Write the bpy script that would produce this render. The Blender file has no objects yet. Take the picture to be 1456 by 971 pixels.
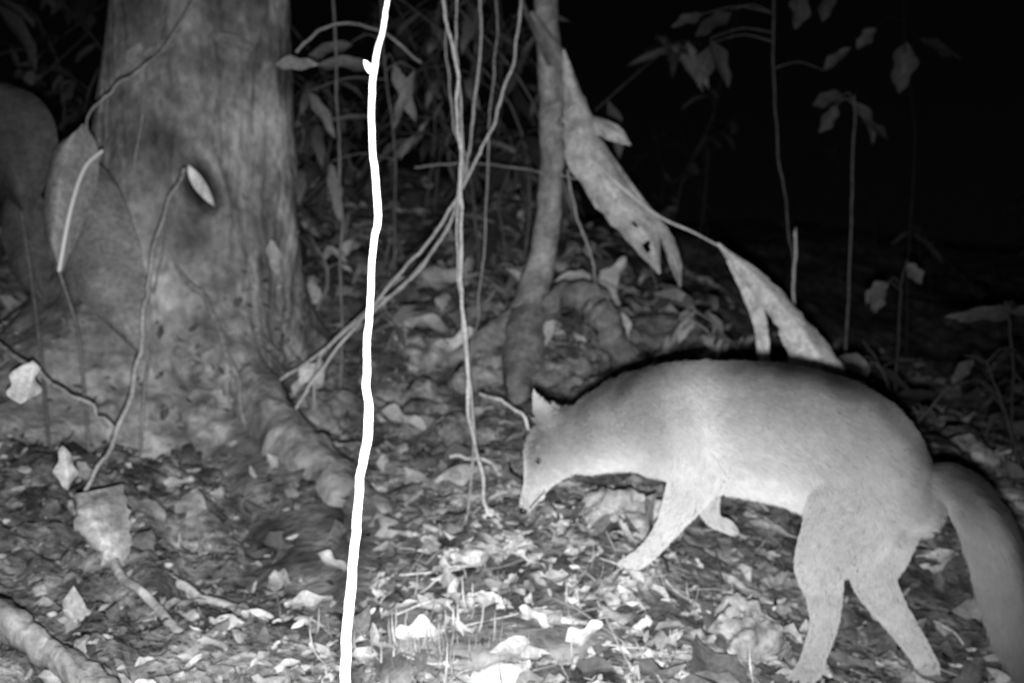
import bpy, bmesh, math, random
import numpy as np
from mathutils import Vector, Matrix
random.seed(7); rng = np.random.default_rng(11)
F = 1561.0; H = 0.75
sc = bpy.context.scene
sc.view_settings.view_transform = 'Standard'
sc.view_settings.look = 'None'
sc.view_settings.exposure = 0

def W(px, py, d):          # surveyed bearing + distance -> world position (metres)
    return np.array([(px-728)/F*d, d, H-(py-485.5)/F*d])

# ------------------------------------------------------------ noise
TAB = rng.random((256, 256))
def vnoise(x, y):
    x = np.asarray(x, float); y = np.asarray(y, float)
    xi = np.floor(x).astype(int); yi = np.floor(y).astype(int)
    fx = x-xi; fy = y-yi
    fx = fx*fx*(3-2*fx); fy = fy*fy*(3-2*fy)
    a = TAB[xi & 255, yi & 255]; b = TAB[(xi+1) & 255, yi & 255]
    c = TAB[xi & 255, (yi+1) & 255]; d = TAB[(xi+1) & 255, (yi+1) & 255]
    return (a*(1-fx)+b*fx)*(1-fy)+(c*(1-fx)+d*fx)*fy-.5
def fbm(x, y, o=3):
    s = 0; a = 1
    for i in range(o):
        s = s+a*vnoise(x*2**i+17.3*i, y*2**i-9.1*i); a *= .5
    return s
def sstep(a, b, x):
    t = np.clip((x-a)/(b-a), 0, 1); return t*t*(3-2*t)

# ------------------------------------------------------------ terrain height
ctl = [(0,971,1.9),(300,971,1.95),(650,971,2.0),(900,971,2.05),(1150,980,2.17),(1310,980,2.36),(1456,965,2.4),
 (0,800,2.4),(200,820,2.4),(400,850,2.4),(550,800,2.6),(700,755,2.6),(765,735,2.6),(900,815,2.42),(1000,800,2.65),(1150,815,2.75),(1400,800,3.0),
 (0,620,3.0),(150,650,3.0),(300,640,3.3),(400,645,3.5),(600,640,3.4),(830,640,3.3),(1200,700,3.3),(1456,700,3.6),
 (650,520,4.3),(760,455,4.5),(950,500,4.6),(1150,580,4.6),(1400,625,4.8),
 (30,430,4.3),(250,480,4.3),(500,420,5),(600,350,5.8),(850,400,5.8),(1100,520,6),(1456,580,7),
 (600,250,8),(0,250,7),(900,350,8),(1200,500,9),(1500,560,10),(-200,600,3.2),(-300,300,6)]
pts = [W(*c) for c in ctl]
for e in [(-1.5,0,.0),(1.5,0,-.15),(0,.8,-.06),(0,-1.5,-.1),(-1.6,1.2,.08),(1.6,1.2,-.12),(2.6,2.6,-.05),(-3,2,.4),(3.4,5,.2),
          (-.8,1.4,-.02),(0,1.4,-.04),(.8,1.4,-.08),(-.4,1.7,.03),(.4,1.75,.03),(1.1,1.9,-.05),(-.9,1.7,.06),(0,.0,-.08)]:
    pts.append(np.array(e, float))
pts = np.array(pts)
def U(r): return np.where(r > 1e-9, r*r*np.log(r+1e-12), 0)
n = len(pts)
K = U(np.hypot(pts[:,None,0]-pts[None,:,0], pts[:,None,1]-pts[None,:,1]))+np.eye(n)*.05
Pm = np.c_[np.ones(n), pts[:,:2]]
A = np.block([[K, Pm],[Pm.T, np.zeros((3,3))]])
sol = np.linalg.solve(A, np.r_[pts[:,2], 0, 0, 0])
def bankf(x,y): return sstep(-.35,-.75,x+(y-2.4)*.1)*(y<3.6)
def height(x, y, fine=True):
    x = np.asarray(x, float); y = np.asarray(y, float)
    xc = np.clip(x, -7, 7); yc = np.clip(y, -3, 12)
    z = sol[n]+sol[n+1]*xc+sol[n+2]*yc
    for i in range(n):
        z = z+sol[i]*U(np.hypot(xc-pts[i,0], yc-pts[i,1]))
    zf = 4*np.tanh((.05+.2*(y-1)-.12*x)/4)+.5*fbm(x*.2,y*.2)
    w = sstep(4.5, 8, np.hypot(x, y-3.5))
    z = z*(1-w)+zf*w
    z = z+.09*fbm(x*2.1+3, y*2.1)*(.15+.85*sstep(2.5,3.4,y))
    if fine:
        bk = sstep(-.3,-.8,x)*sstep(1.5,1.9,y)*sstep(4.5,3.5,y)
        z = z+.04*fbm(x*8, y*8+5, 3)*(.5+.5*sstep(2.4,3.,y))+.018*fbm(x*27+1, y*27, 2)+bk*(.10*fbm(x*5+2,y*5,2)+.05*fbm(x*15+2,y*15,3))
    return z
def hz(x, y): return float(height(x, y))
def ground(px, d, up=0):
    x = (px-728)/F*d
    return np.array([x, d, hz(x, d)+up])

# ------------------------------------------------------------ materials
def new_mat(name, lo, hi, scale=8, bump=.4, rough=.85, tone=True, stretch=(1,1,1), veins=False, fine=60, spec=.25, bdist=.01, vs=.5, det=4, flo=.72, fhi=1.25):
    m = bpy.data.materials.new(name); m.use_nodes = True
    nt = m.node_tree; N = nt.nodes; L = nt.links
    b = N['Principled BSDF']; b.inputs['Roughness'].default_value = rough
    b.inputs['Specular IOR Level'].default_value = spec
    tc = N.new('ShaderNodeTexCoord'); mp = N.new('ShaderNodeMapping')
    mp.inputs['Scale'].default_value = stretch
    L.new(tc.outputs['Object'], mp.inputs['Vector'])
    n1 = N.new('ShaderNodeTexNoise'); n1.inputs['Scale'].default_value = scale
    n1.inputs['Detail'].default_value = det; n1.inputs['Roughness'].default_value = .65
    n2 = N.new('ShaderNodeTexNoise'); n2.inputs['Scale'].default_value = fine
    n2.inputs['Detail'].default_value = 2
    L.new(mp.outputs[0], n1.inputs['Vector']); L.new(mp.outputs[0], n2.inputs['Vector'])
    mr = N.new('ShaderNodeMapRange'); mr.inputs['From Min'].default_value = .32; mr.inputs['From Max'].default_value = .68
    mr.inputs['To Min'].default_value = lo; mr.inputs['To Max'].default_value = hi
    L.new(n1.outputs['Fac'], mr.inputs['Value'])
    m2 = N.new('ShaderNodeMapRange'); m2.inputs['From Min'].default_value = .3; m2.inputs['From Max'].default_value = .7
    m2.inputs['To Min'].default_value = flo; m2.inputs['To Max'].default_value = fhi
    L.new(n2.outputs['Fac'], m2.inputs['Value'])
    mu = N.new('ShaderNodeMath'); mu.operation = 'MULTIPLY'
    L.new(mr.outputs[0], mu.inputs[0]); L.new(m2.outputs[0], mu.inputs[1])
    cur = mu.outputs[0]
    if tone:
        at = N.new('ShaderNodeAttribute'); at.attribute_name = 'tone'
        mt = N.new('ShaderNodeMath'); mt.operation = 'MULTIPLY'
        L.new(cur, mt.inputs[0]); L.new(at.outputs['Fac'], mt.inputs[1]); cur = mt.outputs[0]
    ad = N.new('ShaderNodeMath'); ad.operation = 'MULTIPLY_ADD'
    L.new(n2.outputs['Fac'], ad.inputs[0]); ad.inputs[1].default_value = .35; L.new(n1.outputs['Fac'], ad.inputs[2])
    hgt = ad.outputs[0]
    if veins:
        lu = N.new('ShaderNodeAttribute'); lu.attribute_name = 'lu'
        lv = N.new('ShaderNodeAttribute'); lv.attribute_name = 'lv'
        ab = N.new('ShaderNodeMath'); ab.operation = 'ABSOLUTE'; L.new(lv.outputs['Fac'], ab.inputs[0])
        s = N.new('ShaderNodeMath'); s.operation = 'MULTIPLY_ADD'; L.new(ab.outputs[0], s.inputs[0]); s.inputs[1].default_value = -.16
        L.new(lu.outputs['Fac'], s.inputs[2])
        q = N.new('ShaderNodeMath'); q.operation = 'MULTIPLY'; L.new(s.outputs[0], q.inputs[0]); q.inputs[1].default_value = 62
        sn = N.new('ShaderNodeMath'); sn.operation = 'SINE'; L.new(q.outputs[0], sn.inputs[0])
        pw = N.new('ShaderNodeMapRange'); pw.inputs['From Min'].default_value = .6; pw.inputs['From Max'].default_value = 1
        pw.inputs['To Min'].default_value = 1; pw.inputs['To Max'].default_value = 1+.25*vs; L.new(sn.outputs[0], pw.inputs['Value'])
        md = N.new('ShaderNodeMapRange'); md.inputs['From Min'].default_value = .0; md.inputs['From Max'].default_value = .12
        md.inputs['To Min'].default_value = 1+.6*vs; md.inputs['To Max'].default_value = 1; L.new(ab.outputs[0], md.inputs['Value'])
        k = N.new('ShaderNodeMath'); k.operation = 'MULTIPLY'; L.new(pw.outputs[0], k.inputs[0]); L.new(md.outputs[0], k.inputs[1])
        k2 = N.new('ShaderNodeMath'); k2.operation = 'MULTIPLY'; L.new(k.outputs[0], k2.inputs[0]); L.new(cur, k2.inputs[1]); cur = k2.outputs[0]
    cl = N.new('ShaderNodeClamp'); L.new(cur, cl.inputs['Value']); cl.inputs['Max'].default_value = .85
    L.new(cl.outputs[0], b.inputs['Base Color'])
    if bump>0:
        bp = N.new('ShaderNodeBump'); bp.inputs['Strength'].default_value = bump; bp.inputs['Distance'].default_value = bdist
        L.new(hgt, bp.inputs['Height']); L.new(bp.outputs[0], b.inputs['Normal'])
    return m
M_soil = new_mat('forest_soil', .05, .42, 11, 1., .95, fine=50, bdist=.035, det=6, flo=.6, fhi=1.4)
M_bark = new_mat('smooth_bark', .11, .34, 6, .9, .9, stretch=(1,1,.75), fine=36, bdist=.025, det=6, flo=.7, fhi=1.3)
M_bark2 = new_mat('root_bark', .13, .36, 11, .9, .9, fine=50, bdist=.015)
M_litter = new_mat('dead_leaf', .5, 1.15, 14, .5, .75, veins=True, fine=90, bdist=.004, vs=.45)
M_leaf = new_mat('green_leaf', .6, 1.05, 9, .3, .6, veins=True, fine=70, bdist=.003, vs=.35)
M_stem = new_mat('vine_bark', .6, 1.1, 20, .5, .8, fine=120, bdist=.003)
M_white = new_mat('pale_stem', .62, .8, 14, .25, .6, tone=False, fine=120, bdist=.002)
M_rock = new_mat('lichen_rock', .10, .45, 13, 1., .9, fine=60, bdist=.02, det=6)
M_fur = new_mat('fur_coat', .95, 1.05, 9, 0, .85, fine=40, spec=.05, det=1, flo=.92, fhi=1.08)
M_skin = new_mat('dog_skin', .6, .8, 9, .0, .8, fine=60, spec=.1)
M_dark = new_mat('dark_wet', .01, .02, 9, .1, .25, tone=False, spec=.5)

# ------------------------------------------------------------ mesh builder
class MB:
    def __init__(s): s.v=[]; s.f=[]; s.t=[]; s.u=[]; s.w=[]; s.n=0
    def add(s, v, f, tone=1., lu=None, lv=None):
        v = np.asarray(v, float).reshape(-1,3); k = len(v)
        s.v.append(v); s.f.append(np.asarray(f, int)+s.n)
        s.t.append(np.broadcast_to(np.asarray(tone, float), (k,)))
        s.u.append(np.full(k,.5) if lu is None else np.asarray(lu,float)); s.w.append(np.full(k,.5) if lv is None else np.asarray(lv,float))
        s.n += k
    def build(s, name, mat, parent=None, smooth=True):
        me = bpy.data.meshes.new(name)
        V = np.concatenate(s.v); Fc = np.concatenate(s.f)
        me.vertices.add(len(V)); me.vertices.foreach_set('co', V.ravel())
        me.loops.add(Fc.size); me.loops.foreach_set('vertex_index', Fc.ravel().astype(np.int32))
        me.polygons.add(len(Fc)); me.polygons.foreach_set('loop_start', np.arange(0, Fc.size, 4, dtype=np.int32))
        me.update(calc_edges=True)
        if smooth: me.polygons.foreach_set('use_smooth', np.ones(len(Fc), bool))
        for nm, d in (('tone', s.t), ('lu', s.u), ('lv', s.w)):
            a = me.attributes.new(nm, 'FLOAT', 'POINT'); a.data.foreach_set('value', np.concatenate(d).astype(np.float32))
        me.validate(); me.update()
        me.materials.append(mat)
        o = bpy.data.objects.new(name, me); sc.collection.objects.link(o)
        if parent: o.parent = parent
        return o
def empty(name, loc=(0,0,0)):
    e = bpy.data.objects.new(name, None); e.empty_display_size = .1
    sc.collection.objects.link(e); return e
def gridf(a, b, closed=False):
    i = np.arange(a-1)[:,None]; j = np.arange(b if closed else b-1)[None,:]
    j2 = (j+1) % b if closed else j+1
    return np.stack([i*b+j, i*b+j2, (i+1)*b+j2, (i+1)*b+j], -1).reshape(-1,4)
def cr(p, sub):
    p = np.asarray(p, float)
    if p.ndim == 1: p = p[:,None]
    q = np.vstack([2*p[0]-p[1], p, 2*p[-1]-p[-2]]); out=[]
    for i in range(len(p)-1):
        a,b,c,d = q[i:i+4]
        for t in np.linspace(0,1,sub,endpoint=False):
            out.append(.5*((2*b)+(-a+c)*t+(2*a-5*b+4*c-d)*t*t+(-a+3*b-3*c+d)*t**3))
    out.append(p[-1]); return np.array(out)
def tube(mb, P, R, seg=8, sub=6, tone=1., rough=0., wob=0.):
    P = cr(P, sub); R = cr(np.broadcast_to(np.asarray(R,float),(len(P)-1)//sub+1) if np.ndim(R)==0 else R, sub)[:,0]
    R = np.maximum(R, 1e-4)
    if wob:
        k = np.arange(len(P)); s = rng.random()*90
        P = P+np.stack([fbm(k*.31+s, k*0.), fbm(k*.31+s+40, k*0.), fbm(k*.31+s+80, k*0.)],1)*wob
    T = np.gradient(P, axis=0); T /= np.linalg.norm(T,axis=1)[:,None]+1e-12
    u = np.cross(T[0], [0.3,.9,.2]); u /= np.linalg.norm(u); fr=[]
    for t in T:
        u = u-t*u.dot(t); u /= np.linalg.norm(u); fr.append(u)
    Uv = np.array(fr); Vv = np.cross(T, Uv)
    th = np.linspace(0, 2*np.pi, seg, endpoint=False)
    s0 = rng.random()*50
    rr = R[:,None]*(1+rough*fbm(np.arange(len(P))[:,None]*.35+s0, 2.2*np.sin(th)[None,:]+9, 3))
    V = P[:,None]+rr[...,None]*(np.cos(th)[None,:,None]*Uv[:,None]+np.sin(th)[None,:,None]*Vv[:,None])
    mb.add(V.reshape(-1,3), gridf(len(P), seg, True), tone)
    e = np.vstack([V[-1], np.repeat(P[-1:]+T[-1:]*R[-1],seg,0)])
    mb.add(e, gridf(2,seg,True), tone)
    return P
def nrm(a): return a/(np.linalg.norm(a,axis=-1,keepdims=True)+1e-12)
def leaves(mb, P, T, N, L, Wd, fold, curl, tone, pw=.85, nl=8, wav=.0):
    P,T,N = [np.atleast_2d(np.asarray(a,float)) for a in (P,T,N)]; k=len(P)
    L,Wd,fold,curl,tone = [np.broadcast_to(np.asarray(a,float),(k,)) for a in (L,Wd,fold,curl,tone)]
    T = nrm(T); N = nrm(N-T*np.sum(N*T,1)[:,None]); B = np.cross(N,T)
    t = np.linspace(0,1,nl); s = np.array([-1,-.5,0,.5,1.])
    w = np.sin(np.pi*t**pw)**.8; w[0]=.04; w[-1]=.01
    tt = t[None,:,None]; ss=s[None,None,:]; ww=w[None,:,None]
    ph = rng.random((k,1,1))*9
    l = L[:,None,None]; d=Wd[:,None,None]/2
    aw = 1+.22*np.sin(tt*13+ph*3+np.sign(ss)*2)*np.abs(ss)*(wav>0)
    x = l*tt*np.ones_like(ss)
    y = d*ww*ss*aw
    z = fold[:,None,None]*d*ww*np.abs(ss)**1.3+curl[:,None,None]*l*(tt-.5)**2+wav*d*np.sin(tt*11+ph+ss*2)*np.abs(ss)
    V = P[:,None,None]+x[...,None]*T[:,None,None]+y[...,None]*B[:,None,None]+z[...,None]*N[:,None,None]
    m = nl*5; f = gridf(nl,5)
    Fc = (f[None]+ (np.arange(k)*m)[:,None,None]).reshape(-1,4)
    mb.add(V.reshape(-1,3), Fc, np.repeat(tone,m), np.tile(np.repeat(t,5),k), np.tile(np.tile(s,nl),k))
def ribbon(mb, Lp, Rp, tone=1., bow=.02, sub=8, na=11, holes=(), rag=.0, fold=0., wavy=.02):
    A_ = cr(Lp, sub); B_ = cr(Rp, sub); k=len(A_)
    s = np.linspace(0,1,na)[None,:,None]
    V = A_[:,None]*(1-s)+B_[:,None]*s
    wd = np.linalg.norm(A_-B_,axis=1)[:,None]
    ss = np.linspace(-1,1,na)[None,:]
    kk = np.linspace(0,1,k)[:,None]
    off = bow*(1-ss**2)*np.minimum(wd/.1,1)-fold*wd*np.abs(ss)+wavy*fbm(kk*6+rng.random()*40, ss*1.5+7)
    V[...,1] -= off
    if rag:
        r = rag*fbm(kk*26+rng.random()*40, 0*kk,3)*np.abs(ss)**3*wd
        V += nrm(B_-A_)[:,None]*(r*np.sign(ss))[...,None]
    f = gridf(k,na); Vf = V.reshape(-1,3)
    c = Vf[f].mean(1)
    keep = np.ones(len(f),bool)
    for (hx,hzz,rr) in holes: keep &= np.hypot((c[:,0]-hx),(c[:,2]-hzz)*.6) > rr
    mb.add(Vf, f[keep], tone, np.repeat(np.linspace(0,1,k),na), np.tile(np.linspace(-1,1,na),k))
def clod(mb, c, s, tone, seed, nu=14, nv=18, rough=.35):
    ph=np.linspace(0,np.pi,nu); t=np.linspace(0,2*np.pi,nv,endpoint=False)
    PH,TT=np.meshgrid(ph,t,indexing='ij')
    d=np.stack([np.sin(PH)*np.cos(TT),np.sin(PH)*np.sin(TT),np.cos(PH)],-1)
    k=1+rough*fbm(d[...,0]*1.6+seed,d[...,1]*1.6+d[...,2]*1.3+seed*.7,3)+.3*rough*fbm(d[...,0]*6+seed,d[...,2]*6+d[...,1]*5,2)
    a=seed*2.1; R=np.array([[math.cos(a),-math.sin(a),0],[math.sin(a),math.cos(a),0],[0,0,1]])
    V=(d*k[...,None]*np.array(s))@R.T+np.asarray(c)
    mb.add(V.reshape(-1,3),gridf(nu,nv,True),tone)

# ------------------------------------------------------------ ground sheet
G=560; b_=4.6; a_=48/math.sinh(b_)
u=np.linspace(-1,1,G); gx=a_*np.sinh(b_*u); gy=a_*np.sinh(b_*u)+2.6
X,Y=np.meshgrid(gx,gy)
Z=height(X,Y)
mb=MB()
tn=1.0+1.1*fbm(X*1.3+5,Y*1.3)+1.0*fbm(X*7,Y*7)+.5*fbm(X*22,Y*22,2)
mb.add(np.stack([X,Y,Z],-1).reshape(-1,3), gridf(G,G), np.clip(tn,.3,2).ravel())
mb.build('ground', M_soil)
mb=MB()
for i in range(520):
    y=rng.uniform(1.75,6.2); x=rng.uniform(-.55,.55)*y*1.05
    s=rng.uniform(.008,.026) if y<3.2 else rng.uniform(.03,.09)
    clod(mb,(x,y,hz(x,y)-s*.25),(s*rng.uniform(.8,1.9),s*rng.uniform(.8,1.5),s*rng.uniform(.5,1.1)),rng.uniform(.5,1.5),rng.random()*60,10,12,.9)
mb.build('earth_clods', M_soil)

# ------------------------------------------------------------ leaf litter
def litter(mb, k, x0,x1,y0,y1, l0,l1, lift, tlo, thi, dens=None, tilt=.35, pwr=2.2):
    x=rng.uniform(x0,x1,k); y=rng.uniform(y0,y1,k)
    if dens is not None:
        q=rng.random(k)<dens(x,y); x=x[q]; y=y[q]; k=len(x)
    e=.02; z=height(x,y)
    zx=(height(x+e,y)-height(x-e,y))/(2*e); zy=(height(x,y+e)-height(x,y-e))/(2*e)
    N=nrm(np.stack([-zx,-zy,np.ones(k)],1)*np.array([.7,.7,1])+rng.normal(0,tilt,(k,3)))
    a=rng.uniform(0,2*np.pi,k); T=np.stack([np.cos(a),np.sin(a),np.zeros(k)],1); T=nrm(T-N*np.sum(T*N,1)[:,None])
    L=rng.uniform(l0,l1,k)*np.exp(rng.normal(0,.25,k)); 
    P=np.stack([x,y,z+lift*rng.random(k)+.004],1)-T*L[:,None]/2
    tone=tlo+(thi-tlo)*rng.random(k)**pwr
    leaves(mb,P,T,N,L,L*rng.uniform(.28,.65,k),rng.uniform(-.6,.8,k),rng.uniform(-.9,.9,k),tone,pw=.95,nl=6,wav=.28)
mb=MB()
def fr(x,y):
    base=(np.abs(x)<y*.52+.35)*1.
    return base*(1-.88*bankf(x,y))*np.clip(.65+1.6*fbm(x*3+9,y*3),.15,1)
for _ in range(4):
    litter(mb,1400,-2.3,2.3,1.6,4.4,.03,.07,.012,.10,.6,fr)
    litter(mb,300,-2,2,1.6,4.4,.07,.14,.025,.15,.7,fr)
    litter(mb,900,-2.2,0,1.7,3.7,.012,.038,.012,.10,.65,bankf,.7)
    litter(mb,650,-3.5,3.5,4,8,.06,.18,.03,.15,.85,lambda x,y:np.clip(.6+1.6*fbm(x*2+9,y*2),.1,1))
    litter(mb,850,-.7,1.0,1.75,3.0,.02,.06,.015,.35,.85,lambda x,y:np.exp(-((x-.05)/.42)**2-((y-2.25)/.42)**2),.45,1.5)  # paler leaves in the middle paint in the flash's bright pool
    litter(mb,330,-.7,.9,1.45,2.0,.02,.055,.012,.2,.75,None,.45,1.6)
litter(mb,600,-7,7,-1,9,.06,.14,.02,.1,.5)
mb.build('leaf_litter', M_litter)

def bigleaf(px,py,d,ang,L,w,tone,fold=.5,curl=.5,N=(0,-.8,.6)):
    m=MB(); p=W(px,py,d); a=math.radians(ang)
    T=np.array([math.cos(a),0.15,math.sin(a)])
    leaves(m,p-T*L/2,T,N,L,w,fold,curl,tone,nl=16,wav=.3)
    return m
for args in [(44,545,2.7,80,.11,.08,.8,.8,.6),(95,665,2.5,100,.10,.045,.5),
             (655,660,2.9,10,.15,.07,.5,-.9,-.8,(0,-.3,1)),(600,905,2.13,0,.10,.06,.8,.6,.5,(0,-.5,.8)),(705,948,2.0,15,.13,.08,.75,-.8,-.6,(0,-.5,.9)),
             (660,500,4.2,20,.26,.15,.8,.6,.3,(0,-.6,.8)),(600,465,4.4,5,.26,.12,.6,.5,-.5,(0,-.5,.9)),(870,395,5,50,.22,.09,.65),(440,860,2.3,5,.1,.05,.6,.6,.4,(0,-.4,.9)),
             (375,885,2.25,-25,.10,.04,.85,.5,.3,(0,-.5,.8)),(445,540,3.7,60,.16,.10,.6),(570,600,3.4,-20,.16,.07,.45,.6,.3,(0,-.5,.8)),(90,960,1.97,10,.1,.06,.6,.4,.3,(0,-.4,.9)),
             (1400,655,3.8,10,.2,.07,.5,.3,.3,(0,-.4,.9)),(830,905,2.12,30,.09,.045,.75,.4,.3,(0,-.4,.9)),(760,880,2.15,-30,.08,.04,.7,.4,.3,(0,-.4,.9)),
             (685,775,2.45,10,.11,.06,.7,-.5,-.6,(0,-.4,.9)),(665,800,2.4,170,.08,.04,.8,.5,.5,(0,-.5,.9)),(740,520,4.2,-60,.2,.1,.5),(640,400,5,0,.26,.12,.5),(470,800,2.45,-30,.08,.035,.6,.5,.4,(0,-.5,.8)),(250,690,2.9,10,.1,.04,.5,.5,.4,(0,-.5,.8))]:
    bigleaf(*args).build('dead_leaf', M_litter)
m=MB(); d=[2.42,2.36,2.34,2.36,2.4]
ribbon(m,[W(108,700,2.4),W(112,735,2.36),W(128,770,2.34),W(140,800,2.36),(W(165,822,2.4))],[W(168,690,2.45),W(180,715,2.42),W(188,750,2.4),W(190,785,2.4),W(180,824,2.4)],.42,.045,rag=.05,wavy=.07)
m.build('dead_leaf',M_litter)

# ------------------------------------------------------------ big buttressed tree
tree=empty('rainforest_tree')
cx,cy=-1.10,3.92
nz,nt=300,340
zz=np.concatenate([np.linspace(.0,2.4,260),np.linspace(2.45,9,40)])
th=np.linspace(0,2*np.pi,nt,endpoint=False)
ZZ,TH=np.meshgrid(zz,th,indexing='ij')
r=.305-.012*(ZZ-1)
r=np.maximum(r,.14)
def lobe(deg,sharp):
    d=np.cos(TH-math.radians(deg)); return np.clip(d,0,1)**sharp
def ex(z0,h): return np.exp(-np.clip(ZZ-z0,-.25,9)/h)
r=r+.48*ex(.42,.19)*lobe(-57,16)
r=r+.36*ex(.62,.50)*lobe(196,4)
r=r+.62*ex(.5,.26)*lobe(-124,6)
r=r+.30*ex(.7,.35)*lobe(60,7)+.3*ex(.7,.35)*lobe(125,7)
r=r+.04*ex(.6,.25)
r=r+.05*fbm(2*np.cos(TH)+ZZ*.5+8,2*np.sin(TH)+ZZ*.9,2)+.016*fbm(8*np.cos(TH)+ZZ*3,8*np.sin(TH)-ZZ*4,3)
hx_=cx+r*np.cos(TH); hy_=cy+r*np.sin(TH)
base=np.clip(ex(.62,.16),0,1)
r=r+base*(.12*fbm(hx_*7,ZZ*7+hy_*3,3)+.055*fbm(hx_*22,ZZ*22+hy_*9,3))
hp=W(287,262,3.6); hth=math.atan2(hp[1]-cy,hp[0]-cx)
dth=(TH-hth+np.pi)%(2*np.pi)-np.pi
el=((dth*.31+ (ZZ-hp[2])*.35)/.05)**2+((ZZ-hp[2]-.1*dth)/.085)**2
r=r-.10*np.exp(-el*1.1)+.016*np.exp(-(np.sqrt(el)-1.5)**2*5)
lean=-.03*(ZZ-.5)
Vx=cx+r*np.cos(TH)+lean*.2; Vy=cy+r*np.sin(TH)
mb=MB()
tn=1.05+1.1*fbm(Vx*4+ZZ*2,ZZ*3.5,3)+.3*fbm(Vx*2,ZZ*14,2)+base*(1.0*fbm(Vx*16,ZZ*16+Vy*8,3)-.05)
# pale lichen blotches higher on the bark
tn=tn+.55*sstep(.12,.3,fbm(TH*3.5+4,ZZ*4.5,3))*(1-base)
tn=tn*np.where(el<6,1-.96*np.exp(-(el/1.3)**2),1)  # shade inside the hollow, painted into the bark tone
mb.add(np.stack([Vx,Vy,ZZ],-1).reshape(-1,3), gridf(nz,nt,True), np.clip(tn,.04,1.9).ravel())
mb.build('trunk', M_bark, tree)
ii=rng.integers(0,150,9000); jj=rng.integers(0,nt,9000)
ok=(rng.random(9000)<base[ii,jj]*.5)&(Vy[ii,jj]<3.95); ii=ii[ok]; jj=jj[ok]
Pm_=np.stack([Vx[ii,jj],Vy[ii,jj],ZZ[ii,jj]],1); Nm=np.stack([np.cos(TH[ii,jj]),np.sin(TH[ii,jj]),np.full(len(ii),.7)],1)+rng.normal(0,.5,(len(ii),3))
k=len(ii); L_=rng.uniform(.015,.05,k)
m=MB(); leaves(m,Pm_+.006*nrm(Nm),rng.normal(0,1,(k,3))*np.array([1,1,.7]),Nm,L_,L_*rng.uniform(.3,.6,k),rng.uniform(-.5,.5,k),rng.uniform(-.8,.8,k),.08+.42*rng.random(k)**2.2,nl=5,wav=.2)
m.build('moss_scraps',M_litter,tree)
mb=MB()
def root(pp,rad,tone=1,rough=.35,sub=8,seg=16,wob=.02,m=None):
    tube(m or mb,[W(*p) for p in pp],rad,seg,sub,tone,rough,wob)
root([(330,520,3.6),(410,632,3.25),(490,705,2.98),(560,775,2.75),(640,835,2.55)],[.07,.085,.07,.06,.01],1.25,.5,14,24)
mb.build('buttress_root', M_bark, tree)
mb=MB()
root([(-60,845,2.1),(20,895,2.0),(90,940,1.93),(170,995,1.85),(260,1040,1.75)],[.03,.028,.024,.02,.02],1.2,.7)
root([(105,715,2.5),(150,790,2.35),(210,860,2.2),(290,915,2.1),(350,945,2.05)],[.006,.009,.010,.009,.005],1.5,.4)
root([(190,795,2.45),(250,830,2.35),(320,860,2.3),(395,895,2.2)],[.006,.009,.009,.005],1.6,.4)
root([(-20,485,2.9),(60,530,2.8),(120,575,2.75),(165,610,2.75)],[.006,.006,.005,.004],1.3,.2)
root([(230,350,3.62),(290,430,3.5),(330,520,3.4),(350,600,3.3)],[.006,.010,.010,.006],1.0,.3)
mb.build('surface_root', M_bark2, tree)
m=MB(); p=W(275,234,3.50)
leaves(m,p,(.55,-.05,-.85),(-.6,-.75,-.1),.155,.055,.9,.5,.75,nl=16); m.build('leaf_in_hollow',M_litter,tree)

# ------------------------------------------------------------ vines / stems helper
def vine(name,pp,rad,tone,wob=.01,mat=None,sub=10,anchor=True,rough=.2):
    m=MB(); P=[W(*p) for p in pp]; R=list(np.broadcast_to(rad,(len(P),))) if np.ndim(rad)==0 else list(rad)
    if anchor:
        e=P[-1]; zg=hz(e[0],e[1])
        if e[2]>zg: P.append(np.array([e[0]+.01,e[1]+.01,zg-.05])); R.append(R[-1])
    tube(m,P,R,8,sub,tone,rough,wob); return m.build(name,mat or M_stem)
m=MB(); sp=[(556,-260),(551,-60),(546,20),(536,95),(533,190),(536,300),(526,350),(523,450),(524,540),(528,598),(510,680),(502,760),(497,850),(496,930),(500,1060),(505,1250)]
P=[W(x,y,.93) for x,y in sp]; P.append(np.array([P[-1][0],.95,hz(P[-1][0],.95)-.05]))
P=[p+np.array([0,.02*math.sin(i*1.3),0]) for i,p in enumerate(P)]
tube(m,P,[.0022,.0024,.0026,.0030,.0029,.0033,.0030,.0031,.0033,.0039,.0037,.0040,.0042,.0043,.0045,.0045,.005],12,12,1,.08,.0012)
tube(m,[W(534,105,.93),W(526,98,.925),W(519,88,.92)],[.0025,.004,.002],8,5,1,.1)
m.build('pale_sapling',M_white)

vine('liana',[(622,-80,3.0),(628,0,3.0),(648,90,3.0),(653,200,3.0),(655,340,2.95),(660,480,2.9),(668,590,2.85),(690,715,2.7)],.0048,.6)
vine('liana',[(655,-80,3.1),(650,0,3.1),(652,110,3.05),(656,220,3.0),(652,330,3.0),(657,450,2.95),(672,640,2.85),(655,780,2.6)],.004,.45)
vine('liana',[(680,-60,3.6),(684,60,3.6),(672,180,3.6),(655,260,3.5),(640,320,3.5),(590,390,3.5),(520,450,3.5),(430,520,3.5),(380,560,3.5)],.005,.5)
vine('liana',[(742,-60,3.4),(738,40,3.4),(715,140,3.4),(680,220,3.4),(640,300,3.4),(580,375,3.4),(500,470,3.35),(440,550,3.3),(405,615,3.3)],.005,.5)
vine('liana',[(705,-60,3.9),(706,60,3.9),(694,180,3.9),(690,330,3.8),(680,440,3.8),(668,540,3.6)],.004,.35)
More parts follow.
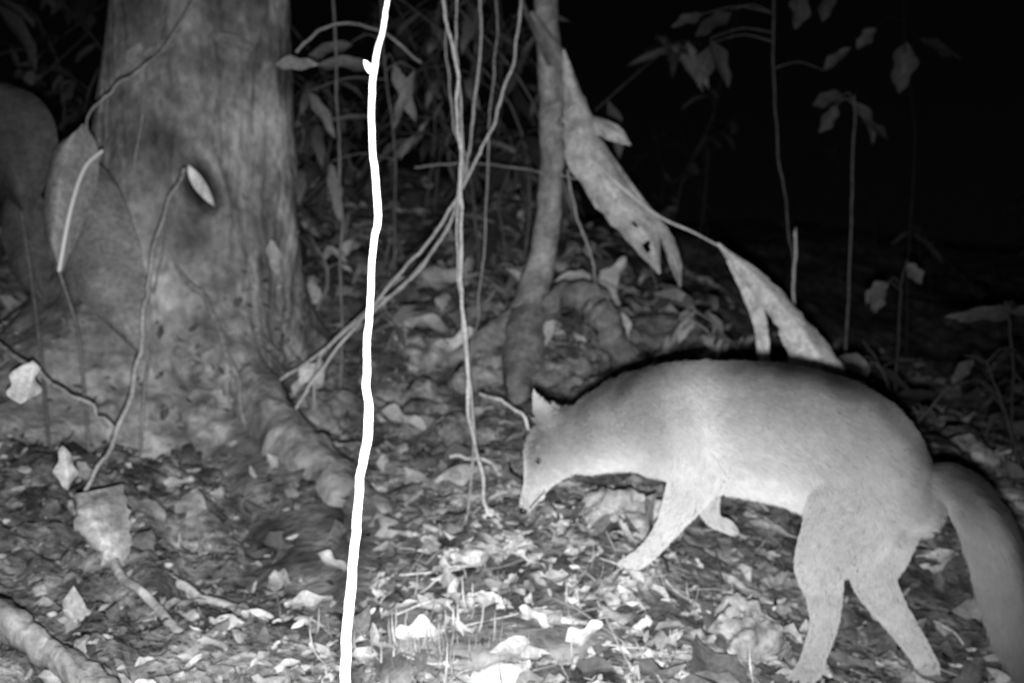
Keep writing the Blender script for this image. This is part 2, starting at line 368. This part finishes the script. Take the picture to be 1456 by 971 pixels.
vine('liana',[(470,-60,4.2),(478,120,4.2),(484,250,4.1),(486,400,4.0),(484,560,3.8)],.0055,.25)
vine('liana',[(640,-60,3.7),(633,60,3.7),(646,180,3.7),(662,240,3.6),(632,330,3.6),(570,410,3.5),(520,440,3.5),(450,520,3.5)],.004,.45)
vine('seedling_stem',[(262,243,3.2),(238,290,3.1),(214,370,2.95),(204,450,2.85),(190,540,2.75),(165,620,2.65),(122,695,2.55)],[.006,.0055,.006,.0065,.0065,.006,.005],.4)
vine('liana',[(300,-30,3.3),(230,70,3.25),(170,120,3.2),(130,160,3.2),(118,215,3.15)],.004,.4,anchor=False)
vine('liana',[(250,-30,3.45),(225,60,3.42),(205,130,3.4),(190,260,3.4)],.003,.35,anchor=False)
vine('liana',[(808,240,4.1),(822,310,4.1),(838,360,4.1),(850,430,4.2)],.005,.4)
vine('liana',[(590,240,4.3),(660,232,4.3),(730,240,4.2),(800,250,4.1),(850,262,4.2)],.004,.3,anchor=False)
vine('twig',[(420,75,3.9),(470,35,3.9),(530,40,3.9),(600,90,4.0)],.005,.4,anchor=False)
vine('twig',[(680,562,3.2),(720,575,3.1),(748,605,3.05)],.004,.8)
vine('twig',[(640,650,3.1),(690,655,3.05),(725,690,3.0)],.005,.7)
vine('twig',[(240,220,3.5),(235,330,3.3),(220,420,3.2)],.003,.3,anchor=False)
mb=MB()
for i in range(130):
    x=rng.uniform(-1.5,1.3); y=rng.uniform(1.8,4.2)
    if i<60: x=rng.normal(.05,.3); y=rng.normal(2.2,.22)
    elif x<-.4: continue
    a=rng.uniform(0,6.28); l=rng.uniform(.04,.14)
    q=[np.array([x+math.cos(a)*l*s,y+math.sin(a)*l*s,0]) for s in (-1,-.3,.4,1)]
    for w_ in q: w_[2]=hz(w_[0],w_[1])+.006+rng.random()*.012
    tube(mb,q,[.002,.0025,.0025,.0012],5,4,rng.uniform(.2,.75),.2,.004)
mb.build('fallen_twigs',M_stem)

# ------------------------------------------------------------ slim tree
st=empty('slender_tree')
m=MB()
tube(m,[W(766,-900,4.2),W(772,-400,4.2),W(776,-60,4.2),W(782,80,4.2),W(785,180,4.2),W(780,290,4.2),W(768,380,4.2),W(752,440,4.2),W(742,500,4.2)],
     [.035,.042,.046,.047,.048,.047,.055,.075,.11],18,10,1.35,.16,.01)
m.build('trunk',M_bark2,st)
m=MB()
tube(m,[W(775,440,4.15),W(805,420,4.1),W(840,430,4.05),W(865,465,4.0),W(885,520,3.95)],[.04,.05,.055,.055,.04],16,10,.8,.7,.01)
tube(m,[W(750,450,4.15),W(742,510,4.0),W(735,570,3.8)],[.07,.065,.03],14,8,.9,.6,.01)
tube(m,[W(745,450,4.2),W(700,480,4.15),W(640,515,4.1)],[.06,.05,.02],14,8,1.,.5,.01)
m.build('root',M_bark2,st)
m=MB()
tube(m,[W(783,190,4.2),W(800,172,4.15),W(810,168,4.1)],[.02,.014,.01],8,6,.8,.2)
tube(m,[W(790,110,4.2),W(768,60,4.1),W(745,10,4.05),W(725,-80,3.9)],[.014,.011,.009,.006],8,6,.5,.2)
m.build('branch',M_bark2,st)

fr_=empty('dead_palm_frond')
def E(l,d): return [W(x,y,dd) for (x,y),dd in zip(l,d)]
m=MB(); d=[4.05,4.05,4.0,3.95,3.9,3.88]
ribbon(m,E([(800,75),(803,170),(806,225),(850,295),(905,355),(936,390)],d),E([(802,70),(835,150),(860,210),(905,280),(935,330),(940,388)],d),.6,.04,rag=.1,
       holes=[(W(918,352,3.9)[0],W(918,352,3.9)[2],.012),(W(900,325,3.92)[0],W(900,325,3.92)[2],.008)])
d=[4.0,3.97,3.93,3.9,3.9]
ribbon(m,E([(862,215),(905,285),(935,330),(950,370),(966,408)],d),E([(864,212),(925,295),(955,335),(968,370),(968,408)],d),.4,.03,rag=.08)
d=[4.1,4.05,4.0,4.0]
ribbon(m,E([(800,168),(835,185),(865,200),(897,207)],d),E([(801,166),(845,166),(880,180),(897,206)],d),.6,.03)
d=[4.1,4.08,4.06,4.05]
ribbon(m,E([(752,20),(780,80),(800,140),(825,200)],d),E([(758,15),(800,70),(825,130),(840,195)],d),.28,.03)
m.build('blade',M_litter,fr_)
m=MB()
tube(m,[W(800,170,4.05),W(850,235,3.93),W(930,303,3.86),(W(985,330,3.8)),W(1022,350,3.75)],[.005,.005,.005,.004,.003],8,8,.8)
m.build('midrib',M_stem,fr_)
m=MB()
d=[3.75,3.7,3.62,3.55,3.5,3.4]
ribbon(m,E([(1018,346),(1055,400),(1095,450),(1112,480),(1125,520),(1160,640)],d),E([(1022,346),(1085,390),(1130,435),(1165,475),(1200,525),(1230,640)],d),.75,.04,rag=.1,fold=.05)
d=[3.72,3.68,3.66,3.6]
ribbon(m,E([(1032,372),(1058,425),(1073,470),(1078,522)],d),E([(1036,368),(1080,425),(1092,470),(1094,518)],d),.75,.01,rag=.05)
m.build('blade_tip',M_litter,fr_)

# ------------------------------------------------------------ broad-leaved plant on the left
pl=empty('broadleaf_plant')
m=MB()
d=[3.05,3.05,3.05,3.05,3.05]
ribbon(m,E([(118,178),(72,215),(58,290),(62,350),(85,388)],d),E([(122,178),(138,215),(132,270),(112,330),(90,386)],[3.05,3.1,3.1,3.08,3.05]),.32,.05,fold=.1)
d=[3.2]*5
ribbon(m,E([(-20,120),(-50,170),(-40,220),(-10,260),(30,300)],d),E([(10,118),(55,140),(80,180),(78,235),(45,300)],d),.09,.05)
d=[3.25,3.2,3.15,3.1,3.05,3.05]
ribbon(m,E([(140,235),(102,290),(98,360),(112,420),(150,460),(208,512)],d),E([(144,235),(170,270),(192,330),(205,390),(215,450),(212,512)],d),.27,.05)
d=[3.3]*5
ribbon(m,E([(20,240),(0,300),(5,350),(25,400),(60,430)],d),E([(30,240),(60,280),(70,330),(72,380),(66,430)],d),.1,.03)
m.build('blades',M_leaf,pl)
m=MB()
tube(m,[W(145,215,3.1),W(120,240,3.05),W(100,300,3.0),W(84,385,2.98)],.0055,8,8,1.3)
tube(m,[W(85,388,3.05),W(110,470,3.05),W(120,560,3.0),W(130,680,2.9)],.005,8,8,.2)
tube(m,[W(212,512,3.05),W(205,560,3.0),W(200,640,2.95)],.005,8,8,.25)
tube(m,[W(30,300,3.2),W(45,400,3.2),W(60,520,3.1),W(70,640,3.0)],.006,8,8,.15)
m.build('stalks',M_stem,pl)

# ------------------------------------------------------------ understorey foliage (behind; lower tones stand in for dim light)
ms=MB(); ml=MB()
def shrub(x,y,h,k,ll,tone,lean=.3,droop=.5,rad=.006,wr=.32,br=3):
    z=hz(x,y); a=rng.uniform(0,6.28)
    top=np.array([x+lean*h*math.cos(a),y+lean*h*math.sin(a)*.6,z+h])
    mid=np.array([x+.1*math.cos(a+1),y+.1*math.sin(a),z+h*.5])
    P=tube(ms,[np.array([x,y,z-.05]),mid,top],[rad*1.4,rad,rad*.5],6,8,tone*.7,.2,.02)
    lines=[P]
    for b in range(br):
        i=rng.integers(len(P)//3,len(P)); p0=P[i]; aa=rng.uniform(0,6.28); l=h*rng.uniform(.15,.35)
        q=[p0,p0+np.array([math.cos(aa)*l*.5,math.sin(aa)*l*.5,l*.35]),p0+np.array([math.cos(aa)*l,math.sin(aa)*l,l*.35])]
        lines.append(tube(ms,q,[rad*.6,rad*.45,rad*.3],5,5,tone*.7,.2,.01))
    pts_=[];
    for j in range(k):
        ln=lines[rng.integers(len(lines))]; pts_.append(ln[rng.integers(len(ln)//3,len(ln))])
    p=np.array(pts_); a=rng.uniform(0,6.28,k)
    T=np.stack([np.cos(a),np.sin(a),rng.uniform(-1.2,.35,k)*droop*2],1)
    N=np.stack([rng.normal(0,.4,k),rng.normal(-.4,.4,k),np.ones(k)],1)
    L=ll*rng.uniform(.6,1.3,k)
    leaves(ml,p,T,N,L,L*rng.uniform(wr*.8,wr*1.3,k),rng.uniform(0,.4,k),rng.uniform(-.6,-.1,k),tone*(.25+1.5*rng.random(k)**2),nl=7,wav=.05)
for i in range(26):     # between the trunks
    d=rng.uniform(4.9,7.5); px=rng.uniform(400,800); shrub((px-728)/F*d,d,rng.uniform(.3,1.7),18,rng.uniform(.15,.42),.19,wr=.17,lean=.6,droop=.9)
for i in range(18):     # left
    d=rng.uniform(4.4,7); px=rng.uniform(-150,190); shrub((px-728)/F*d,d,rng.uniform(.5,2.0),18,rng.uniform(.12,.3),.17,lean=.6,droop=.8)
for i in range(12):     # right, far
    d=rng.uniform(6.5,11); px=rng.uniform(820,1560); shrub((px-728)/F*d,d,rng.uniform(.6,2.4),12,rng.uniform(.12,.26),.09,lean=.5)
for i in range(46):     # low plants on the slope
    d=rng.uniform(4.0,6.2); px=rng.uniform(420,1020); shrub((px-728)/F*d,d,rng.uniform(.05,.3),9,rng.uniform(.1,.22),.42,droop=.8)
for i in range(18):
    d=rng.uniform(3.4,5.5); px=rng.uniform(1180,1520); shrub((px-728)/F*d,d,rng.uniform(.1,.45),9,rng.uniform(.08,.18),.10)
und=empty('understorey_foliage')
ms.build('stems',M_stem,und); ml.build('leaves',M_leaf,und)

def sapling(stem,rad,lvs,tone,stone=.25):
    e=empty('sapling'); m=MB()
    P=[W(*p) for p in stem]; q=P[-1]; P.append(np.array([q[0],q[1],hz(q[0],q[1])-.05]))
    tube(m,P,rad,7,8,stone,.2,.012)
    l=MB()
    for (x,y,dd,ang,L,w) in lvs:
        a=math.radians(ang); T=np.array([math.cos(a),rng.uniform(-.3,.3),math.sin(a)])
        p=W(x,y,dd)
        near=min(cr(P,10),key=lambda s:np.linalg.norm(s-p))
        if np.linalg.norm(near-p)>.02: tube(m,[near,(near+p)/2+np.array([0,0,.03]),p],[.004,.003,.002],5,4,stone)
        leaves(l,p,T,(rng.uniform(-.4,.4),-1,.5),L,w,rng.uniform(.1,.5),rng.uniform(-.4,0),tone*rng.uniform(.6,1.2),nl=14,wav=.12)
    m.build('stem',M_stem,e); l.build('leaves',M_leaf,e)
sapling([(1095,-80,4.6),(1100,60,4.6),(1102,180,4.6),(1118,300,4.6),(1130,420,4.6)],.0045,
  [(1040,15,4.6,215,.19,.08),(1015,60,4.6,250,.2,.08),(1140,-10,4.6,-100,.16,.09),(1000,20,4.6,200,.14,.06),(1010,55,4.6,-70,.22,.07),(1170,100,4.6,40,.14,.05)],.12,.13)
sapling([(1215,150,4.8),(1210,250,4.8),(1212,330,4.8),(1205,480,4.8)],.005,
  [(1200,135,4.8,200,.15,.08),(1215,140,4.8,-60,.22,.07),(1190,150,4.8,-120,.14,.06),(1230,170,4.8,-45,.14,.05)],.12,.18)
sapling([(1290,-80,4.8),(1285,60,4.8),(1300,200,5),(1290,400,5.1)],.004,
  [(1290,60,4.8,-95,.22,.1),(1310,55,4.8,-25,.2,.06),(1180,-20,4.8,-100,.16,.07),(1245,40,4.8,230,.12,.06)],.14,.03)
sapling([(1290,370,4.4),(1280,420,4.4),(1275,500,4.4)],.005,
  [(1262,402,4.4,225,.12,.07),(1290,375,4.4,-60,.1,.06),(1250,410,4.4,-100,.1,.06)],.12,.06)
sapling([(1430,430,4.0),(1435,480,4.0),(1440,560,4.0)],.005,
  [(1440,448,4.0,180,.24,.05),(1445,440,4.0,190,.2,.06),(1440,445,4.0,0,.2,.07)],.13,.06)
sapling([(1129,330,4.4),(1130,390,4.4),(1130,440,4.4)],.006,[(1129,340,4.4,80,.05,.01)],.3,.6)
sapling([(540,-40,4.4),(545,60,4.4),(560,200,4.5),(560,330,4.8)],.005,
  [(530,95,4.3,175,.24,.07),(500,60,4.3,200,.2,.06),(560,90,4.4,-70,.25,.06),(590,100,4.4,-110,.25,.05),(440,130,4.4,-60,.22,.05),(470,230,4.5,-80,.25,.05)],.25,.2)

m=MB()
for (x,y,ang,L) in [(245,120,-30,.10),(385,340,-80,.12),(390,90,0,.14),(250,60,200,.12),(360,70,160,.16),(200,60,-120,.12)]:
    a=math.radians(ang); leaves(m,W(x,y,3.56),(math.cos(a),.1,math.sin(a)),(.2,-1,.3),L,L*.35,.1,-.1,.34,nl=12,wav=.1)
m.build('epiphyte_leaves',M_leaf,tree)

m=MB(); c=ground(712,2.45,.02)
for i in range(18):
    a=i*2.4; el_=rng.uniform(-.05,.6)
    leaves(m,c+rng.normal(0,.006,3),(math.cos(a),math.sin(a),el_),(0,0,1),rng.uniform(.05,.12),rng.uniform(.018,.034),.4,-.8,rng.uniform(.55,.85),nl=10,wav=.1)
m.build('rosette_seedling',M_leaf)
m=MB()
for i in range(150):
    if i<100: x,y=rng.normal(-.17,.1),rng.normal(2.08,.07)
    else: x,y=rng.normal(.05,.3),rng.uniform(1.9,2.4)
    p=np.array([x,y,hz(x,y)-.005]); a=rng.uniform(0,6.28)
    leaves(m,p,(math.cos(a)*.9,math.sin(a)*.9,1),(math.cos(a),math.sin(a),0.1),rng.uniform(.04,.11),.004,.2,-1.1,rng.uniform(.25,.7),nl=7)
m.build('grass_blades',M_leaf)

def stone(px,py,d,s,seed,tone=1.):
    m=MB(); clod(m,W(px,py,d),s,tone,seed,44,60,.6); m.build('stone',M_rock)
stone(888,748,2.72,(.125,.10,.085),3,1.4)
stone(1060,925,2.30,(.085,.09,.11),9,1.2)
stone(460,600,3.6,(.15,.12,.10),5,.8)
for (x,y,d_,sx,sz,t_) in [(700,530,4.1,.15,.10,1.2),(620,500,4.3,.17,.09,1.2),(800,540,4.0,.16,.11,.8),(560,560,4.0,.13,.08,1.),(870,510,4.3,.16,.12,.8),(600,690,3.1,.10,.06,1.),(680,610,3.5,.13,.07,.9),(940,470,4.8,.2,.12,.6),(850,565,3.6,.12,.08,.8)]:
    stone(x,y+12,d_,(sx,sx*.8,sz),rng.random()*50,t_)

# ------------------------------------------------------------ wild dog
dog=empty('wild_dog')
mb=MB(); skel=[]
def loft(st,region,sub=5,seg=28,sh=6):
    C=np.array([W(s[0],s[1],s[2]) for s in st]); B=np.array([(s[3]-sh)*s[2]/F for s in st]); A_=np.array([s[4] for s in st])
    for a,b in zip(C[:-1],C[1:]): skel.append((a,b,region))
    C=cr(C,sub); B=np.maximum(cr(B,sub)[:,0],.004); A_=np.maximum(cr(A_,sub)[:,0],.004)
    T=nrm(np.gradient(C,axis=0)); Yv=np.array([0,1.,0]); Lt=nrm(Yv-T*(T@Yv)[:,None]); Up=np.cross(T,Lt)
    t=np.linspace(0,2*np.pi,seg,endpoint=False)
    V=C[:,None]+A_[:,None,None]*np.cos(t)[None,:,None]*Lt[:,None]+B[:,None,None]*np.sin(t)[None,:,None]*Up[:,None]
    V=np.concatenate([C[:1,None]-T[:1,None]*B[0]*.3+0*V[:1],V,C[-1:,None]+T[-1:,None]*B[-1]*.5+0*V[:1]])
    mb.add(V.reshape(-1,3),gridf(len(V),seg,True))
loft([(800,628,2.50,48,.048),(828,625,2.49,52,.055),(862,614,2.47,60,.068),(905,603,2.45,73,.085),(970,602,2.42,88,.105),(1050,610,2.39,96,.115),(1130,622,2.35,100,.115),
      (1200,648,2.32,100,.11),(1258,690,2.29,86,.095),(1298,708,2.28,58,.07),(1325,710,2.27,36,.04)],'body')
loft([(812,620,2.50,42,.048),(794,636,2.505,43,.056),(780,654,2.51,38,.052),(769,674,2.515,28,.037),(761,692,2.52,20,.026),(753,708,2.525,16,.021),(747,722,2.53,12,.016)],'head',sh=4)
loft([(975,590,2.38,60,.03),(985,640,2.36,56,.045),(984,685,2.355,42,.038),(966,722,2.35,30,.030),(946,754,2.355,21,.022),(926,780,2.36,18,.018),(910,794,2.37,17,.018),(896,802,2.38,15,.02),(882,806,2.38,12,.016)],'leg')
loft([(980,620,2.50,50,.03),(998,680,2.52,36,.032),(1006,716,2.53,22,.022),(1014,738,2.53,16,.016),(1030,746,2.52,14,.015),(1044,756,2.51,12,.014)],'leg')
loft([(1240,655,2.29,60,.04),(1225,705,2.26,78,.05),(1197,760,2.235,67,.05),(1168,804,2.22,44,.036),(1172,846,2.21,31,.025),(1172,884,2.20,25,.020),(1160,925,2.19,22,.018),(1152,950,2.18,22,.020),(1138,962,2.17,18,.021),(1122,967,2.17,13,.017)],'leg')
loft([(1265,720,2.36,58,.03),(1250,780,2.38,50,.042),(1243,822,2.39,38,.032),(1264,862,2.40,29,.025),(1290,900,2.40,24,.020),(1311,932,2.40,21,.018),(1320,953,2.39,20,.020),(1306,963,2.38,17,.02),(1292,967,2.38,12,.015)],'leg')
loft([(1290,690,2.27,28,.03),(1325,686,2.26,32,.036),(1360,698,2.25,34,.04),(1394,738,2.24,38,.043),(1418,795,2.24,40,.045),(1432,850,2.25,38,.045),(1444,905,2.26,32,.038),(1454,945,2.28,21,.026),(1459,970,2.29,10,.012)],'tail',sh=9)
def ear(tip,bl,br_,dt,db,th_):
    t=W(*tip,dt); a=W(*bl,db); b=W(*br_,db); k=9
    rows=[]
    for i in range(k):
        s=i/(k-1); w=(1-s)**.75
        c=(a+b)/2*(1-s)+t*s; h=(b-a)/2*w
        tt=np.linspace(0,2*np.pi,12,endpoint=False)
        rows.append(c+np.cos(tt)[:,None]*h+np.sin(tt)[:,None]*np.array([0,1,0])*(th_*(1-.6*s)))
    V=np.array([np.repeat(rows[0].mean(0)[None],12,0)]+rows+[np.repeat(t[None],12,0)])
    mb.add(V.reshape(-1,3),gridf(len(V),12,True))
    skel.append(((a+b)/2,t,'ear'))
ear((757,551),(760,608),(798,598),2.45,2.47,.010)
ear((784,572),(782,612),(812,602),2.56,2.54,.010)
body=mb.build('body',M_skin,dog)
rm=body.modifiers.new('r','REMESH'); rm.mode='VOXEL'; rm.voxel_size=.0055
sm=body.modifiers.new('s','SMOOTH'); sm.factor=.5; sm.iterations=12
dg=bpy.context.evaluated_depsgraph_get()
me2=bpy.data.meshes.new_from_object(body.evaluated_get(dg))
body.modifiers.clear(); body.data=me2; me2.materials.clear(); me2.materials.append(M_skin)
nv=len(me2.vertices); co=np.zeros(nv*3); me2.vertices.foreach_get('co',co); co=co.reshape(-1,3)
no=np.zeros(nv*3); me2.vertices.foreach_get('normal',no); no=no.reshape(-1,3)
me2.polygons.foreach_set('use_smooth',np.ones(len(me2.polygons),bool))
S0=np.array([s[0] for s in skel]); S1=np.array([s[1] for s in skel]); REG=np.array([s[2] for s in skel])
RN=['body','head','leg','tail','ear']; OFF={'body':.085,'head':.035,'leg':.04,'tail':.035,'ear':.01}
def weights(p):
    Dm=np.full((len(p),5),9e9); FL=np.zeros((len(p),3))
    for i in range(len(S0)):
        d=S1[i]-S0[i]; t=np.clip(((p-S0[i])@d)/(d@d),0,1)
        q=np.linalg.norm(p-(S0[i]+t[:,None]*d),axis=1)-OFF[REG[i]]
        r_=RN.index(REG[i]); Dm[:,r_]=np.minimum(Dm[:,r_],q)
        w=np.exp(-q/.014); dd=d/np.linalg.norm(d)*(-1 if REG[i]=='head' else 1)
        FL+=w[:,None]*dd
    w=np.exp(-(Dm-Dm.min(1)[:,None])/.022); w/=w.sum(1)[:,None]
    return w,nrm(FL)
rl=[(760,590),(800,580),(850,550),(905,524),(970,512),(1050,510),(1130,517),(1200,545),(1258,605),(1300,655),(1340,690)]
sx=np.array([W(a,b,2.38)[0] for a,b in rl]); sz=np.array([W(a,b,2.38)[2] for a,b in rl])
def toneof(p,nn,w):
    x=p[:,0]; L=lambda a:(a-728)/F*2.4
    k=len(p); nz_=nn[:,2]
    dep=np.interp(x,sx,sz)-p[:,2]           # metres below the ridge of the back
    tb=np.full(k,.38)+.05*fbm(x*5,p[:,2]*5,2)+.16*sstep(.1,.8,-nz_)
    tb=tb+.22*np.exp(-((x-L(985)-.15*(dep-.08))/.028)**2)*sstep(.02,.06,dep)-.07*np.exp(-((x-L(925))/.035)**2)+.16*np.exp(-((x-L(850))/.06)**2)
    tb=tb+.16*sstep(.20,.30,dep)
    tb=tb-.06*sstep(L(1040),L(1180),x)
    nb=.012*fbm(x*25,p[:,1]*25)
    tb=tb*(.02+.50*sstep(.012,.07,dep+nb)+.48*sstep(.05,.20,dep+nb))
    tl=.38+.06*sstep(.42,.25,p[:,2])+.04*fbm(x*8,p[:,2]*8)
    tl=tl+.18*(x<.5)-.06*((x>.5)&(p[:,1]<2.28)&(p[:,2]<.25))+.06*((x>.5)&(p[:,1]>2.33))
    th_=.60+.1*-nz_-.15*sstep(.5,1,nz_)
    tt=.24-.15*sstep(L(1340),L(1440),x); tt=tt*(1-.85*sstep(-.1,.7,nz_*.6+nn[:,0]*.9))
    te=np.full(k,.5)
    T=np.stack([tb,th_,tl,tt,te],1)
    return np.clip((T*w).sum(1),.008,.8)
vw,_=weights(co)
a=me2.attributes.get('tone') or me2.attributes.new('tone','FLOAT','POINT')
a.data.foreach_set('value',toneof(co,no,vw).astype(np.float32))
me2.calc_loop_triangles()
nt_=len(me2.loop_triangles); tri=np.zeros(nt_*3,np.int32); me2.loop_triangles.foreach_get('vertices',tri); tri=tri.reshape(-1,3)
A0,A1,A2=co[tri[:,0]],co[tri[:,1]],co[tri[:,2]]
ar=np.linalg.norm(np.cross(A1-A0,A2-A0),axis=1); pr=ar/ar.sum()
NH=95000
ti=rng.choice(nt_,NH,p=pr); r1=np.sqrt(rng.random(NH)); r2=rng.random(NH)
w0,w1,w2=1-r1,r1*(1-r2),r1*r2
P=w0[:,None]*A0[ti]+w1[:,None]*A1[ti]+w2[:,None]*A2[ti]
Nn=nrm(w0[:,None]*no[tri[ti,0]]+w1[:,None]*no[tri[ti,1]]+w2[:,None]*no[tri[ti,2]])
pw_,flow=weights(P)
flow=nrm(flow+np.array([.0,0,-.35])*pw_[:,0:1])
flow=flow-Nn*np.sum(flow*Nn,1)[:,None]
ln=(pw_*np.array([.023,.008,.011,.038,.006])).sum(1)
ln=np.where((Nn[:,2]>.7),ln*1.25,ln)*rng.uniform(.6,1.3,NH)
clump=np.stack([fbm(P[:,0]*45,P[:,2]*45),fbm(P[:,2]*45+9,P[:,1]*45),fbm(P[:,0]*45+5,P[:,1]*45)],1)*.12
D1=nrm(flow*1.+Nn*.6+clump+rng.normal(0,.10,(NH,3))); D2=nrm(flow*1.1+Nn*.25+clump+rng.normal(0,.10,(NH,3)))
Q=np.stack([P-Nn*.002,P+D1*ln[:,None]*.4,P+D1*ln[:,None]*.4+D2*ln[:,None]*.35,P+D1*ln[:,None]*.4+D2*ln[:,None]*.62-np.array([0,0,.06])*ln[:,None]],1)
hc=bpy.data.hair_curves.new('fur'); hc.add_curves([4]*NH)
hc.attributes['position'].data.foreach_set('vector',Q.astype(np.float32).ravel())
ra=hc.attributes.get('radius') or hc.attributes.new('radius','FLOAT','POINT')
ra.data.foreach_set('value',np.tile(np.array([.0009,.0008,.0005,.00012],np.float32),NH))
ta=hc.attributes.new('tone','FLOAT','CURVE'); ta.data.foreach_set('value',(toneof(P,Nn,pw_)*rng.uniform(.93,1.07,NH)).astype(np.float32))
hc.materials.append(M_fur)
ho=bpy.data.objects.new('fur',hc); sc.collection.objects.link(ho); ho.parent=dog
def ball(name,c,r,mat,s=(1,1,1)):
    bm=bmesh.new(); bmesh.ops.create_uvsphere(bm,u_segments=20,v_segments=14,radius=r)
    for v in bm.verts: v.co=Vector((v.co.x*s[0]+c[0],v.co.y*s[1]+c[1],v.co.z*s[2]+c[2]))
    me=bpy.data.meshes.new(name); bm.to_mesh(me); bm.free(); me.materials.append(mat)
    for p in me.polygons: p.use_smooth=True
    o=bpy.data.objects.new(name,me); sc.collection.objects.link(o); o.parent=dog
ball('eye',W(766,655,2.463),.007,M_dark); ball('eye_far',W(752,656,2.55),.0065,M_dark)
ball('nose',W(744,725,2.53),.0105,M_dark,(1,1.2,.9))
mm=MB(); tube(mm,[W(753,722,2.51),W(762,712,2.497),W(775,698,2.479)],[.0012,.0018,.001],6,5,1); mm.build('mouth',M_dark,dog)
mm=MB()
for (x,y,d_) in [(1116,969,2.155),(1124,971,2.15),(1134,971,2.15),(878,809,2.365),(886,811,2.36)]:
    tube(mm,[W(x+3,y-3,d_),W(x-3,y,d_),W(x-6,y+4,d_)],[.003,.003,.001],6,4,1)
mm.build('claws',M_dark,dog)

# ------------------------------------------------------------ camera, flash, night sky
cam=bpy.data.cameras.new('camera'); co_=bpy.data.objects.new('camera',cam); sc.collection.objects.link(co_)
co_.location=(0,0,H); co_.rotation_euler=(math.radians(90),0,0)
cam.sensor_width=36; cam.lens=36*F/1456; cam.clip_start=.05; cam.clip_end=300
cam.dof.use_dof=True; cam.dof.focus_distance=1.2; cam.dof.aperture_fstop=5.6
sc.camera=co_
sl=bpy.data.lights.new('infrared_flash','SPOT'); so=bpy.data.objects.new('infrared_flash',sl); sc.collection.objects.link(so)
so.location=(.0,.0,H-.065); sl.energy=420; sl.spot_size=math.radians(76); sl.spot_blend=1; sl.shadow_soft_size=.022
tgt=Vector(W(670,700,2.5)); so.rotation_euler=(tgt-so.location).to_track_quat('-Z','Y').to_euler()
w=bpy.data.worlds.new('World'); sc.world=w; w.use_nodes=True
nt=w.node_tree; bg=nt.nodes['Background']
sky=nt.nodes.new('ShaderNodeTexSky'); sky.sky_type='NISHITA'; sky.sun_disc=False; sky.sun_elevation=math.radians(3); sky.sun_rotation=math.radians(200)
bw=nt.nodes.new('ShaderNodeRGBToBW'); nt.links.new(sky.outputs[0],bw.inputs[0]); nt.links.new(bw.outputs[0],bg.inputs['Color'])
bg.inputs['Strength'].default_value=.0006
